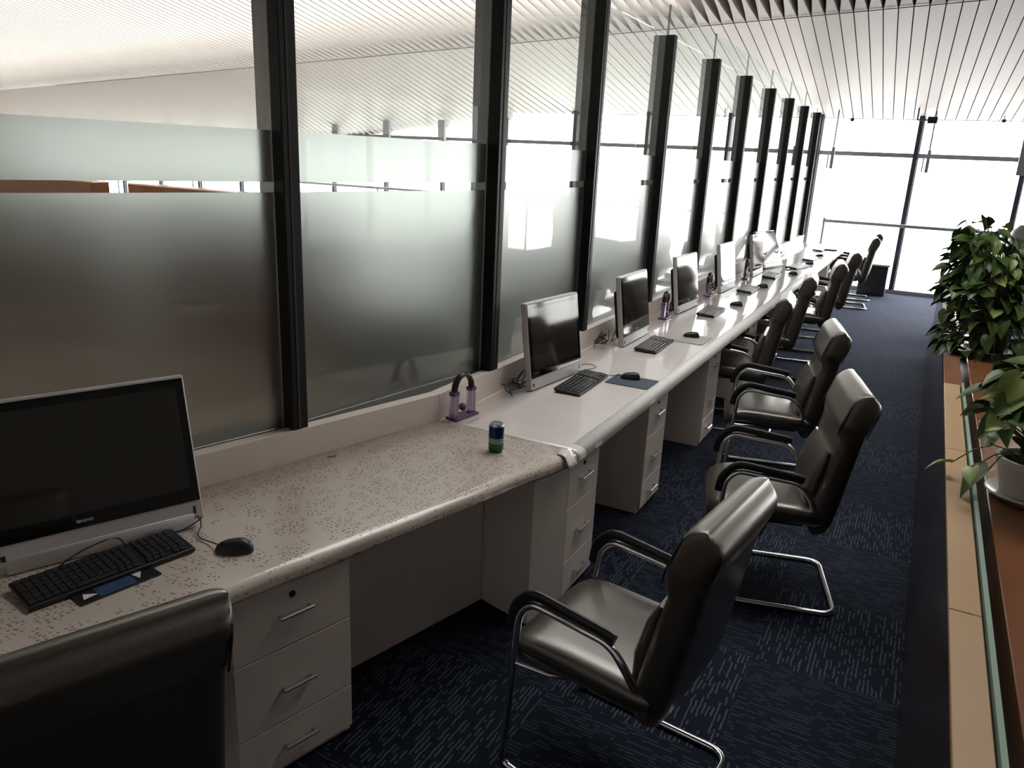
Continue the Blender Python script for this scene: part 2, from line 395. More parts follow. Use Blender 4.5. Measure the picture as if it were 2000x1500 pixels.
for i in range(len(nodes)-1):
    a, b = nodes[i], nodes[i+1]; d = (b-a); L = d.length; ang = math.atan2(d.y, d.x)
    root = thing('glass_pane', GL[i], 'glass pane', (a.x, a.y, GZ0), ang, 'partition glass panes')
    e = .036 if i else 0
    m = MB(); m.box(e, L-.036, -.006, .006, GZ1-GZ0, GZ2-GZ0); m.box(e, L-.036, -.006, .006, GZ3-GZ0, 2.845-GZ0); zt = min(GZT, cz(b.y)-.04); m.box(.004, L-.004, -.006, .006, 2.846-GZ0, zt-GZ0)
    m.build('clear_glass', M_glass, root)
    m = MB(); m.box(e, L-.036, -.006, .006, 0.001, GZ1-GZ0); m.box(e, L-.036, -.006, .006, GZ2-GZ0, GZ3-GZ0)
    m.build('frosted_glass', M_frost, root)
    m = MB(); m.box(L-.004, L+.004, -.007, .007, 2.846-GZ0, zt-GZ0); m.build('joint', M_post, root)

# ------------------------------------------------------------ worktops, splashback, cloths
def wt(poly, z0, z1, name, label, m=M_white, cat='worktop'):
    b = MB().prism(poly, z0, z1); return tag(b.build(name, m), label, cat)
wt([f1(S0, -.03), (FK.x-.03, FK.y), (BK.x, BK.y), b1(S0)], .715, .75, 'worktop', 'near white worktop under the dotted lace cloth')
wt([(FK.x-.03, FK.y+.001), (FK.x-.03, Y_END), (BK.x, Y_END), (BK.x, BK.y+.001)], .715, .75, 'worktop', 'long white worktop running on to the window under white film')
wt([b1(S0), (BK.x, BK.y-.001), (BK.x-.056, BK.y-.001), b1(S0, -.056)], .741, .88, 'splashback', 'near white upstand behind the lace cloth and large monitor', M_white, 'splashback')
wt([(BK.x, BK.y+.001), (BK.x, Y_END), (BK.x-.056, Y_END), (BK.x-.056, BK.y+.001)], .741, .88, 'splashback', 'long white upstand behind the row of small monitors', M_white, 'splashback')
def cloth_mesh(s0, s1, far, seed, n=120, hem=.706):
    rnd = random.Random(seed); m = MB(); vs = []; fs = []
    prof = [(.68, 0), (.5, 0), (.35, 0), (.2, 0), (.1, 0), (.03, 0), (.005, -.002), (-.012, -.012), (-.018, -.026), (-.019, -.042), (-.02, .753-.0-hem and -(.7545-hem))]
    ph = [rnd.uniform(0, 6) for _ in range(6)]
    for i in range(n+1):
        s = s0+(s1-s0)*i/n
        for j, (d, z) in enumerate(prof):
            wv = .0012*(math.sin(s*7+ph[0])+math.sin(s*17+ph[1]))*(1 if j >= 8 else 0)
            zz = .7545+z+(.004*math.sin(s*5+ph[2])+.003*math.sin(s*13+ph[3]) if j == len(prof)-1 else 0)
            if far: p = (FK.x-d+wv, s)
            else:
                lim = -.006-max(d, 0)*.2586; p = f1(S0+(s-S0)*(lim-S0)/(s1-S0), -d+wv)
            vs.append((p[0], p[1], zz))
    k = len(prof)
    for i in range(n):
        for j in range(k-1): fs.append((i*k+j, i*k+j+1, (i+1)*k+j+1, (i+1)*k+j))
    m.add(vs, fs, True); return m
c1 = tag(cloth_mesh(S0, -.01, False, 1).build('tablecloth', M_cloth), 'dotted lace cloth under clear film on the near desk', 'tablecloth')
c2 = tag(cloth_mesh(2.846, Y_END, True, 2, 300).build('tablecloth', M_film), 'glossy whitish film cloth on the long far desk', 'tablecloth')
for c in (c1, c2):
    md = c.modifiers.new('thick', 'SOLIDIFY'); md.thickness = .0015; md.offset = -1
bm_ = MB(); pr_ = [(.045, .7556), (.02, .7556), (.003, .754), (-.0135, .7435), (-.0198, .729), (-.021, .712), (-.0215, .7045)]
vs = []
for i in range(2):
    for (d_, z_) in pr_: vs.append((FK.x-d_, (2.93, Y_END)[i], z_))
k_ = len(pr_); bm_.add(vs, [(j, j+1, k_+j+1, k_+j) for j in range(k_-1)], True); bo = bm_.build('lace_border', M_border, c2); bo.modifiers.new('t', 'SOLIDIFY').thickness = .001
# curled corner of the film
cc = MB(); vs = []
for i in range(9):
    for j in range(5):
        u = i/8; v = j/4
        vs.append((FK.x-.05+.075*u-.02*v*(1-u), 2.77+.08*v-.03*u, .7575+.006*math.sin(u*PI)*(.5+v)-(.045*max(0, u-.6)/.4)))
cc.add(vs, [(i*5+j, i*5+j+1, (i+1)*5+j+1, (i+1)*5+j) for i in range(8) for j in range(4)], True)
o = cc.build('film_corner', M_film); o.modifiers.new('t', 'SOLIDIFY').thickness = .001; o.parent = c2
# modesty panels
tag(MB().prism([f1(-1.145, -.30), f1(-.24, -.30), f1(-.24, -.315), f1(-1.145, -.315)], .0, .714).build('modesty_panel', M_ped), 'white panel closing the knee space of the near desk', 'panel')
tag(MB().box(FK.x-.52, FK.x-.505, 3.2, Y_END-.1, .0, .714).build('modesty_panel', M_ped), 'white panel closing the knee spaces of the long far desk', 'panel')

# drawer pedestals: local x to the aisle (front face x=0), y along
def make_ped(wd, dp=.45, z1=.712):
    t = thing('drawer_pedestal', 'x', 'drawer unit')
    m = MB(); m.rbox(-dp, -.018, 0, wd, 0, z1, .002, 1); m.build('carcass', M_ped, t)
    for k, (a, b) in enumerate(((.463, z1-.004), (.198, .459), (.03, .194))):
        m = MB(); m.rbox(-.017, 0, .003, wd-.003, a, b, .0015, 1); d = m.build('drawer', M_ped, t)
        zc = a+(b-a)*.47 if k else .577
        m = MB(); y0 = wd/2-.06; y1 = wd/2+.06
        m.rbox(.014, .026, y0, y1, zc-.006, zc+.006, .003, 1)
        m.box(0, .018, y0+.006, y0+.014, zc-.004, zc+.004); m.box(0, .018, y1-.014, y1-.006, zc-.004, zc+.004)
        m.build('handle', M_alu, d)
        if k == 0:
            m = MB(); rot = Matrix.Translation((0, wd/2-.005, .637)) @ Matrix.Rotation(PI/2, 4, 'Y')
            mm = MB(); mm.lathe([(.0105, 0), (.0105, .003), (.008, .004), (.003, .0041)], 20)
            m.add([rot @ Vector(v) for v in mm.v], mm.f, True); m.build('lock', M_blk, d)
    return t
pd1 = make_ped(.42)
p = f1(-1.57, -.018)
place(pd1, (p[0], p[1], 0), -A1, 'near drawer unit under the lace cloth edge, largest and closest')
# filler panel and others
tag(MB().prism([f1(-.235, -.02), (FK.x-.022, 2.85), (FK.x-.45, 2.85), f1(-.235, -.45)], 0, .712).build('filler_panel', M_ped), 'plain white end panel between near desk and first far drawers', 'panel')
pr = make_ped(.35)
PY = [2.86, 3.94, 5.24]+[5.24+1.33*k for k in range(1, 6)]
PDL = ['white drawer unit right after the bend of the desk', 'drawer unit in front of the blue mouse pad', 'drawer unit beyond the pale mouse pad, behind the third chair',
       'drawer unit behind the fourth office chair', 'drawer unit behind the fifth office chair', 'drawer unit behind the sixth office chair', 'drawer unit behind the seventh office chair',
       'last drawer unit at the window end of the desk']
for i, y in enumerate(PY):
    o = pr if i == 0 else copy_tree(pr)
    place(o, (FK.x-.025, y, 0), 0, PDL[i], 'drawer units of the long desk')

# ------------------------------------------------------------ office chairs (local +x = forward)
def make_chair():
    t = thing('office_chair', 'x', 'chair')
    m = MB()
    m.slab([(-.23, .455, .03, .90), (-.225, .457, .075, .96), (-.19, .458, .095), (-.08, .462, .10), (.06, .468, .10), (.16, .470, .098), (.215, .462, .09), (.245, .445, .075, .98), (.262, .425, .045, .96), (.266, .41, .015, .9)], .49, 32, .22)
    seat = m.build('seat', M_leather, t)
    for s_ in (-1, 1):
        m = MB(); m.tube([(x, s_*.225, .427) for x in [-.2+.05*k for k in range(9)]], .004, 6); m.build('piping', M_blk, seat)
    m = MB()
    m.slab([(-.20, .37, .04, .85), (-.205, .39, .085, .93), (-.215, .44, .115, .97), (-.228, .52, .12), (-.245, .62, .115), (-.268, .74, .108), (-.292, .86, .10), (-.31, .94, .09, .98), (-.32, .985, .07, .95)], .47, 32, .18)
    back = m.build('backrest', M_leather, t)
    m = MB(); m.slab([(-.155, .46, .02, .8), (-.158, .50, .05, .9), (-.166, .58, .065, .93), (-.190, .69, .055, .93), (-.21, .76, .02, .88)], .42, 28, .28); m.build('lumbar_cushion', M_leather2, back)
    m = MB(); cl = []
    for q in range(6): cl.append((-.262-.018*q/5, .80+.075*q/5, .02+.09*(q/5)**.6, .97))
    for q in range(5): cl.append((-.285-.03*q/4, .89+.085*q/4, .118+.008*q/4, 1.0))
    for q in range(1, 8):
        tt = q/7; cl.append((-.319-.020*tt, .982+.063*math.sin(tt*PI/2), max(.012, .128*math.cos(tt*PI/2)), 1.0-.02*tt))
    m.slab(cl, .49, 36, .10)
    hr = m.build('headrest', M_leather2, t)
    for s_ in (-1, 1):
        y = s_*.229
        ring = [(-.338, y, .86), (-.370, y, .955), (-.373, y, .99), (-.362, y, 1.018), (-.34, y, 1.037), (-.315, y, 1.04), (-.29, y, 1.032), (-.268, y, 1.008), (-.256, y, .98), (-.229, y, .905), (-.222, y, .86)]
        m = MB(); m.tube(ring, .0032, 6); m.build('piping', M_blk, hr)
    # tube frame: one bent chrome pipe
    hw = .255
    def side(s_):
        y = s_*hw
        return [(-.18, s_*.235, .50), (-.155, y, .565), (-.10, y, .628), (.17, y, .652), (.215, y, .60), (.255, y, .02), (.20, y, .013), (-.335, y, .013)]
    L = side(1)+[q for q in reversed(side(-1))]
    pts = rounded(L, [.05, .06, .07, .05, .05, .0, .07, .07, .0, .05, .05, .07, .06, .05], 6)
    # the pipe: arm ends, arms, front legs, floor skids, rear bar
    m = MB(); m.tube(pts, .0125, 12); m.build('frame', M_chrome, t)
    for s_ in (-1, 1):
        y = s_*hw
        pp = rounded([(-.115, y, .648), (-.09, y, .655), (.175, y, .688), (.232, y, .620), (.240, y, .55)], [.02, .07, .03], 6)
        m = MB(); m.tube(pp, .0125, 12, flat=1.5); m.build('arm_pad', M_blk, t)
    m = MB(); m.tube([(-.19, -.21, .47), (-.23, -.21, .60), (-.27, -.21, .72)], .01, 8); m.tube([(-.19, .21, .47), (-.23, .21, .60), (-.27, .21, .72)], .01, 8)
    m.rbox(-.15, .2, -.20, .20, .40, .418, .004, 1); m.build('seat_bracket', M_blk, t)
    m = MB()
    for s_ in (-1, 1):
        m.tube([(.02, 0, .405), (.06, s_*.2, .408), (.10, s_*.24, .42), (.225, s_*hw, .42)], .009, 8)
    m.build('cross_bar', M_chrome, t)
    return t
ch0 = make_chair()
CH = [((-1.563, .884), 159, 'nearest black office chair, seen from behind at the lower left'),
      ((-.663, 2.088), 172.7, 'large black office chair in front of the open knee space, whole seat in view'),
      ((-.467, 3.58), 195, 'black office chair turned out most into the aisle, rolled headrest in light'),
      ((-.70, 4.93), 193, 'black office chair with lit pale seat behind the one turned out'),
      ((-1.16, 5.95), 186, 'first black office chair pushed in under the far desk'),
      ((-1.17, 7.33), 186, 'second black office chair pushed in under the far desk'),
      ((-1.05, 8.65), 188, 'third black office chair pushed in under the far desk'),
      ((-1.02, 9.97), 188, 'black office chair third from the window wall'),
      ((-.98, 12.56), 188, 'second black office chair from the window wall'),
      ((-1.0, 13.45), 188, 'last black office chair, by the window wall')]
for i, ((x, y), a, lab) in enumerate(CH):
    o = ch0 if i == 0 else copy_tree(ch0)
    place(o, (x, y, 0), R_(a), lab, 'black office chairs along the desk')

# ------------------------------------------------------------ computers: local x = screen normal, y along (far = +y)
def text_mesh(txt, size, name, m, parent, mt):
    cu = bpy.data.curves.new(name, 'FONT'); cu.body = txt; cu.size = size; cu.align_x = 'CENTER'; cu.extrude = .0003
    ob = bpy.data.objects.new('tmp', cu); C.objects.link(ob); dg = bpy.context.evaluated_depsgraph_get()
    me = bpy.data.meshes.new_from_object(ob.evaluated_get(dg)); me.name = name; bpy.data.objects.remove(ob)
    me.transform(mt); me.materials.clear(); me.materials.append(m); o = bpy.data.objects.new(name, me); C.objects.link(o); o.parent = parent; return o
M_logo = mat('pale_logo', (.6, .6, .6), rough=.4)
def make_monitor(wd=.545, h=.45, foot=0.0, tilt=8):
    t = thing('computer_monitor', 'x', 'monitor')
    K = Matrix.Translation((0, 0, .035*math.sin(R_(tilt)))) @ Matrix.Rotation(R_(-tilt), 4, 'Y')     # leans back
    m = MB(); m.rbox(-.034, 0, -wd/2, wd/2, foot, h, .005, 2, mat=K); case = m.build('casing', M_silver, t)
    m = MB(); m.rbox(-.001, .0035, -wd/2+.006, wd/2-.006, foot+.062, h-.010, .0015, 1, mat=K); bz = m.build('bezel', M_bezel, t)
    m = MB(); m.box(.003, .0042, -wd/2+.030, wd/2-.030, foot+.105, h-.036, mat=K); m.build('screen', M_screen, t)
    m = MB(); m.rbox(-.075, -.03, -wd/2+.05, wd/2-.05, foot+.05, h-.10, .015, 2, mat=K); m.build('rear_housing', M_blk, t)
    m = MB(); m.box(.0, .0022, wd/2-.030, wd/2-.024, foot+.02, foot+.045, mat=K); m.build('button', M_blk, t)
    m = MB(); m.box(.0, .0022, -wd/2+.018, -wd/2+.03, foot+.018, foot+.034, mat=K); m.build('button', M_blk, t)
    m = MB()
    for s_ in (-1, 1): m.tube([(-.05, s_*.17, .20), (-.095, s_*.17, .10), (-.128, s_*.17, .008)], .007, 8)
    m.tube([(-.128, -.17, .008), (-.128, .17, .008)], .007, 8)
    m.rbox(-.05, -.005, -wd/2+.03, wd/2-.03, 0, foot+.03, .004, 1)
    m.build('stand', M_silver, t)
    mt = K @ Matrix.Translation((.0042, -.05 if foot else 0.0, foot+.078)) @ Matrix.Rotation(PI/2, 4, 'Z') @ Matrix.Rotation(PI/2, 4, 'X')
    text_mesh('lenovo', .017, 'logo', M_logo, t, mt)
    return t
ZD = .756
mo1 = make_monitor(.575, .488, .02, 13.5)
# lower right corner at (-1.905, 1.543); axis 21.6 degrees from +y
ax = R_(21.6); d = Vector((math.sin(ax), math.cos(ax))); c = Vector((-1.902, 1.545))-d*.2875
place(mo1, (c.x, c.y, ZD), -ax, 'large silver-framed all-in-one computer with blank screen at the left edge')
mo = make_monitor(.54, .465, 0, 8)
ML = [((-1.705, 3.50), 6.0, 'first small silver computer, dark screen, beside the blue mouse pad'),
      ((-1.660, 4.77), 0, 'second small silver computer, beside the pale mouse pad'),
      ((-1.705, 6.18), 2.5, 'third small silver computer, in front of the largest cable tangle'),
      ((-1.68, 7.54), 2, 'fourth small silver computer, its screen shining white'),
      ((-1.66, 8.95), 1, 'fifth small silver computer, standing just before the tilted one')]
for i, ((x, y), a, lab) in enumerate(ML):
    o = mo if i == 0 else copy_tree(mo)
    ax = R_(a); c = Vector((x, y))+Vector((math.sin(ax), math.cos(ax)))*.27
    place(o, (c.x, c.y, ZD), -ax, lab, 'silver all-in-one computers on the long desk')
o = make_monitor(.54, .465, 0, 24); place(o, (-1.62, 10.05, ZD), R_(-14), 'silver computer leaning steeply back, last of the row', 'silver all-in-one computers on the long desk')

# keyboards: local y along, x towards the user
def make_kb(m_body, m_key, lab):
    t = thing('keyboard', lab, 'keyboard')
    m = MB(); K = Matrix.Rotation(R_(4), 4, 'Y'); K.translation = (0, 0, .006)
    m.rbox(-.075, .075, -.228, .228, 0, .014, .004, 2, mat=K); b = m.build('body', m_body, t)
    m = MB(); rows = 6; rnd = random.Random(3)
    for r in range(rows):
        x0 = -.068+r*.0225; y = -.221
        while y < .218:
            wk = .0175
            if r == 5 and -.12 < y < -.06: wk = .11
            if y+wk > .221: break
            if not (.068 < y < .078 or .142 < y < .150): m.rbox(x0, x0+.0185, y, y+wk, .013, .0195, .0018, 1, mat=K)
            y += wk+.0022
    m.build('keys', m_key, t)
    m = MB(); m.rbox(-.070, -.050, -.21, -.19, -.0, .012, .002, 1); m.rbox(-.070, -.050, .19, .21, -.0, .012, .002, 1); m.build('feet', M_blk, t)
    return t
def cable(pts, parent, r=.0022, name='cable', m=None):
    mm = MB(); mm.tube(rounded(pts, .05, 6), r, 6); o = mm.build(name, m or M_blk); o.parent = parent
    o.matrix_parent_inverse = parent.matrix_basis.inverted(); return o
def wloc(o): bpy.context.view_layer.update()
def make_mouse():
    t = thing('computer_mouse', 'x', 'mouse')
    prof = [(.0, .002, 0), (.004, .024, .012)]
    vs = []; fs = []; nr, ns = 10, 20
    for i in range(nr+1):
        ph = i/nr*PI/2
        for j in range(ns):
            a = 2*PI*j/ns; ca, sa = math.cos(a), math.sin(a)
            rx = .058*abs(math.cos(ph))**.6*math.copysign(abs(ca)**.85, ca); ry = .031*abs(math.cos(ph))**.6*math.copysign(abs(sa)**.85, sa)
            z = .036*math.sin(ph)*(1-.25*(rx/.058))+.002
            vs.append((rx, ry, z))
    for i in range(nr):
        for j in range(ns): fs.append((i*ns+j, i*ns+(j+1) % ns, (i+1)*ns+(j+1) % ns, (i+1)*ns+j))
    fs.append(tuple(range(ns-1, -1, -1)))
    m = MB(); m.add(vs, fs, True); m.build('shell', M_blk, t)
    m = MB(); m.rbox(-.045, -.02, -.003, .003, .028, .041, .002, 1); m.build('scroll_wheel', M_silver, t)
    return t
kb1 = make_kb(M_blk, M_key, 'black keyboard below the large blank computer')
place(kb1, (-1.912, 1.205, ZD), -R_(12), 'black keyboard below the large blank computer')
m = MB(); m.rbox(-.06, .06, -.15, .15, 0, .003, .001, 1)
pd = thing('blue_card', 'dark blue printed pad with white corner marks under the near keyboard', 'mouse pad', (-1.835, 1.172, ZD), -R_(10))
M_bluep = mat('blue_print', (.03, .06, .12), rough=.4, noise=.6, nscale=25)
m = MB(); m.rbox(-.05, .05, -.112, .112, 0, .003, .001, 1); m.build('sheet', M_blk, pd)
m = MB(); m.box(-.03, .044, -.055, .045, .003, .0034); m.build('printed_picture', M_bluep, pd)
m = MB(); m.add([(.0, -.085, .0036), (.03, -.095, .0036), (.025, -.055, .0036)], [(0, 1, 2)]); m.add([(-.005, .05, .0036), (.03, .058, .0036), (-.005, .078, .0036)], [(0, 1, 2)]); m.build('white_mark', M_logo, pd)
ms0 = make_mouse(); place(ms0, (-1.70, 1.478, ZD), R_(212), 'black mouse on the lace cloth beside the near keyboard')
kb2 = make_kb(M_blk, M_key, 'x')
KB = [((-1.545, 3.80), 2, 'keyboard in front of the first small silver computer'), ((-1.505, 4.95), 2, 'keyboard beside the pale mouse pad'),
      ((-1.50, 6.45), 2, 'keyboard in front of the third small silver computer'), ((-1.50, 7.95), 0, 'keyboard before the bright white screen'),
      ((-1.50, 9.2), 2, 'keyboard lying across the desk before the tilted screen'), ((-1.38, 10.3), -12, 'keyboard just beyond the tilted screen'),
      ((-1.38, 11.4), 0, 'keyboard second from the window end of the desk'), ((-1.45, 12.9), 0, 'keyboard closest to the window')]
for i, ((x, y), a, lab) in enumerate(KB):
    o = kb2 if i == 0 else copy_tree(kb2); place(o, (x, y, ZD), R_(a), lab, 'keyboards on the long desk')
MS = [((-1.355, 4.06), 195, 'black mouse on the blue mouse pad'), ((-1.37, 5.38), 195, 'black mouse on the pale mouse pad'), ((-1.40, 6.95), 190, 'black mouse beside the keyboard of the third small silver computer'),
      ((-1.42, 8.25), 190, 'black mouse above the keyboard of the bright white screen'), ((-1.32, 9.55), 190, 'black mouse beside the keyboard before the tilted screen'), ((-1.30, 10.75), 190, 'black mouse lying in bright reflection beyond the tilted screen'),
      ((-1.32, 11.9), 190, 'black mouse near the window end of the desk')]
for i, ((x, y), a, lab) in enumerate(MS):
    o = copy_tree(ms0); place(o, (x, y, ZD+(.004 if i < 2 else 0)), R_(a), lab, 'mice on the long desk')
    if i == 0: m_a = o
tag(MB().rbox(-1.455, -1.205, 3.915, 4.12, ZD, ZD+.004, .0015, 1).build('mouse_pad', M_pad_b), 'blue-grey square mouse pad by the first small computer', 'mouse pad')
tag(MB().rbox(-1.46, -1.24, 5.19, 5.47, ZD, ZD+.004, .0015, 1).build('mouse_pad', M_pad_w), 'pale mouse pad beside the second keyboard', 'mouse pad')
tag(MB().rbox(-1.38, -1.2, 13.0, 13.35, ZD, ZD+.02, .003, 1).build('notebook', M_blk), 'dark notebook at the window end of the desk', 'book')
bpy.context.view_layer.update()
cable([(-1.735, 1.455, .775), (-1.80, 1.47, .762), (-1.86, 1.47, .76), (-1.885, 1.52, .78), (-1.93, 1.53, .80)], ms0)
cable([(-1.96, 1.30, .775), (-1.93, 1.26, .84), (-1.95, 1.15, .83), (-2.02, 1.10, .76)], kb1)
cable([(-1.95, 1.40, .775), (-1.92, 1.47, .762), (-1.90, 1.53, .79)], kb1)
cable([(-1.62, 3.85, .77), (-1.66, 3.98, .765), (-1.60, 4.18, .762), (-1.68, 4.22, .762), (-1.76, 4.05, .765)], kb2)
cable([(-1.41, 4.045, .775), (-1.47, 4.03, .765), (-1.55, 4.08, .762), (-1.70, 4.0, .762), (-1.76, 3.95, .77)], m_a)

# drinks can
can = thing('drinks_can', 'small blue and green drinks can standing on the cloth', 'can', (-1.449, 2.66, ZD))
M_can = mat('can_paint', (.01, .03, .12), rough=.25, metal=.5)
def canmat(m):
    t = NT(m); tc = t.n('ShaderNodeTexCoord'); sp_ = t.n('ShaderNodeSeparateXYZ'); t.l(tc.outputs['Object'], sp_.inputs[0])
    nz = t.n('ShaderNodeTexNoise'); nz.inputs['Scale'].default_value = 40; t.l(tc.outputs['Object'], nz.inputs['Vector'])
    zz = t.math('ADD', sp_.outputs[2], t.math('MULTIPLY', nz.outputs['Fac'], .03))
    cr = t.n('ShaderNodeValToRGB'); t.l(t.math('MULTIPLY', zz, 8.0), cr.inputs[0])
    e = cr.color_ramp.elements; e[0].position = .0; e[0].color = (.005, .10, .035, 1); e[1].position = 1; e[1].color = (.015, .03, .16, 1)
    a = e.new(.35); a.color = (.02, .16, .07, 1); a = e.new(.58); a.color = (.02, .03, .03, 1); a = e.new(.68); a.color = (.01, .012, .07, 1)
    t.l(cr.outputs[0], t.p.inputs['Base Color'])
canmat(M_can)
MB().lathe([(.024, .0), (.0315, .008), (.0325, .014), (.0325, .108), (.031, .113)], 32).build('can_body', M_can, can)
MB().lathe([(.031, .113), (.027, .120), (.0275, .122), (.0275, .1235), (.0255, .1235), (.0245, .119), (.001, .119)], 32).build('lid', M_alu, can)
m = MB(); m.rbox(-.012, .010, -.007, .007, .1195, .121, .001, 1); m.build('pull_tab', M_alu, can)
MB().lathe([(.0328, .040), (.0328, .062)], 32, cap=False).build('printed_band', mat('silver_print', (.25, .3, .28), .3, .5, noise=.8, nscale=70), can)

# arched acrylic stands
def make_stand():
    t = thing('acrylic_stand', 'x', 'desk stand')
    m = MB(); m.rbox(-.035, .035, -.085, .085, 0, .012, .004, 2); m.build('base', M_violet, t)
    for s_ in (-1, 1):
        m = MB(); m.rbox(-.016, .016, s_*.062-.018, s_*.062+.018, .012, .13, .004, 2); m.build('column', M_acr, t)
        m = MB(); m.rbox(-.018, .018, s_*.062-.020, s_*.062+.020, .118, .136, .003, 1); m.build('collar', M_violet, t)
    m = MB(); m.tube([(0, .062*math.cos(a), .134+.075*math.sin(a)) for a in [PI*i/16 for i in range(17)]], .011, 10, flat=1.6); m.build('arch', M_blk, t)
    m = MB(); m.lathe([(.001, -.02), (.012, -.016), (.02, 0), (.012, .014), (.001, .018)], 16, (0, 0, .05)); m.build('knob', M_violet, t)
    return t
st0 = make_stand()
SLb = ['arched acrylic stand with black handle beside the drinks can', 'violet acrylic stand by the cables of the second silver computer', 'violet acrylic stand before the third silver computer', 'violet acrylic stand by the bright white screen']
for i, (x, y, a) in enumerate(((-1.795, 2.95, -8), (-1.75, 5.95, 4), (-1.75, 7.32, 4), (-1.70, 8.75, 4))):
    o = st0 if i == 0 else copy_tree(st0); place(o, (x, y, ZD), R_(a), SLb[i], 'arched acrylic stands')
# cable tangles behind the computers
rnd = random.Random(8)
for i, (x, y, lab) in enumerate(((-1.78, 4.7, 'black cable tangle behind the second silver computer'), (-1.77, 6.25, 'largest cable tangle, behind the third small silver computer'), (-1.78, 3.42, 'black cables behind the first silver computer'),
                                 (-1.78, 7.6, 'cable bundle behind the bright white screen'), (-1.75, 11.3, 'cables lying near the window end of the desk'))):
    m = MB()
    for q in range(4):
        pts = [(x+rnd.uniform(-.05, .05), y+rnd.uniform(-.14, .14), ZD+.004+abs(rnd.gauss(0, .045))) for _ in range(7)]
        m.tube(rounded(pts, .06, 4), .003, 5)
    tag(m.build('cable_bundle', M_blk), lab, 'cables')
# small clip on the cloth
m = MB(); m.tube([(-1.97, 2.20, ZD+.003), (-1.95, 2.235, ZD+.004)], .003, 6); m.tube([(-1.952, 2.232, ZD+.002), (-1.945, 2.24, ZD+.012)], .005, 6)
tag(m.build('metal_clip', M_alu), 'tiny silver clip lying on the lace cloth near the upstand', 'clip')

# ------------------------------------------------------------ planter counter on the right
ct = thing('counter', 'long dark brown counter with tan rail and glass strip along the aisle', 'counter', (.21, 0, 0))
ct.location = (0, 0, 0)
MB().rbox(.212, .232, -2, 9.5, 0, .88, .002, 1).build('front_panel', M_face, ct)
m = MB()
y = -2
while y < 4.5:
    y1 = min(y+1.35, 4.55); m.rbox(.210, .283, y+.0015, y1-.0015, .88, .90, .002, 1); y = y1
m.build('tan_rail', M_tan, ct)
MB().rbox(.212, .30, 4.56, 9.5, .86, .89, .002, 1).build('wood_rail', mat('matt_brown_veneer', (.16, .062, .026), rough=.55, spec=.2, noise=.25, nscale=3), ct)
MB().box(.288, .300, -2, 4.55, .80, .915).build('glass_strip', M_gedge, ct)
MB().box(.232, .345, -2, 9.5, .70, .80).build('ledge', M_face, ct)
MB().rbox(.340, .56, -2, 6.05, .60, .885, .003, 1).build('shelf', M_wood, ct)
MB().rbox(.232, .56, 6.051, 6.12, .60, .90, .002, 1).build('cross_bar', M_wood, ct)
MB().box(.38, .52, -2, 6.0, 0, .6).build('plinth', M_face, ct)

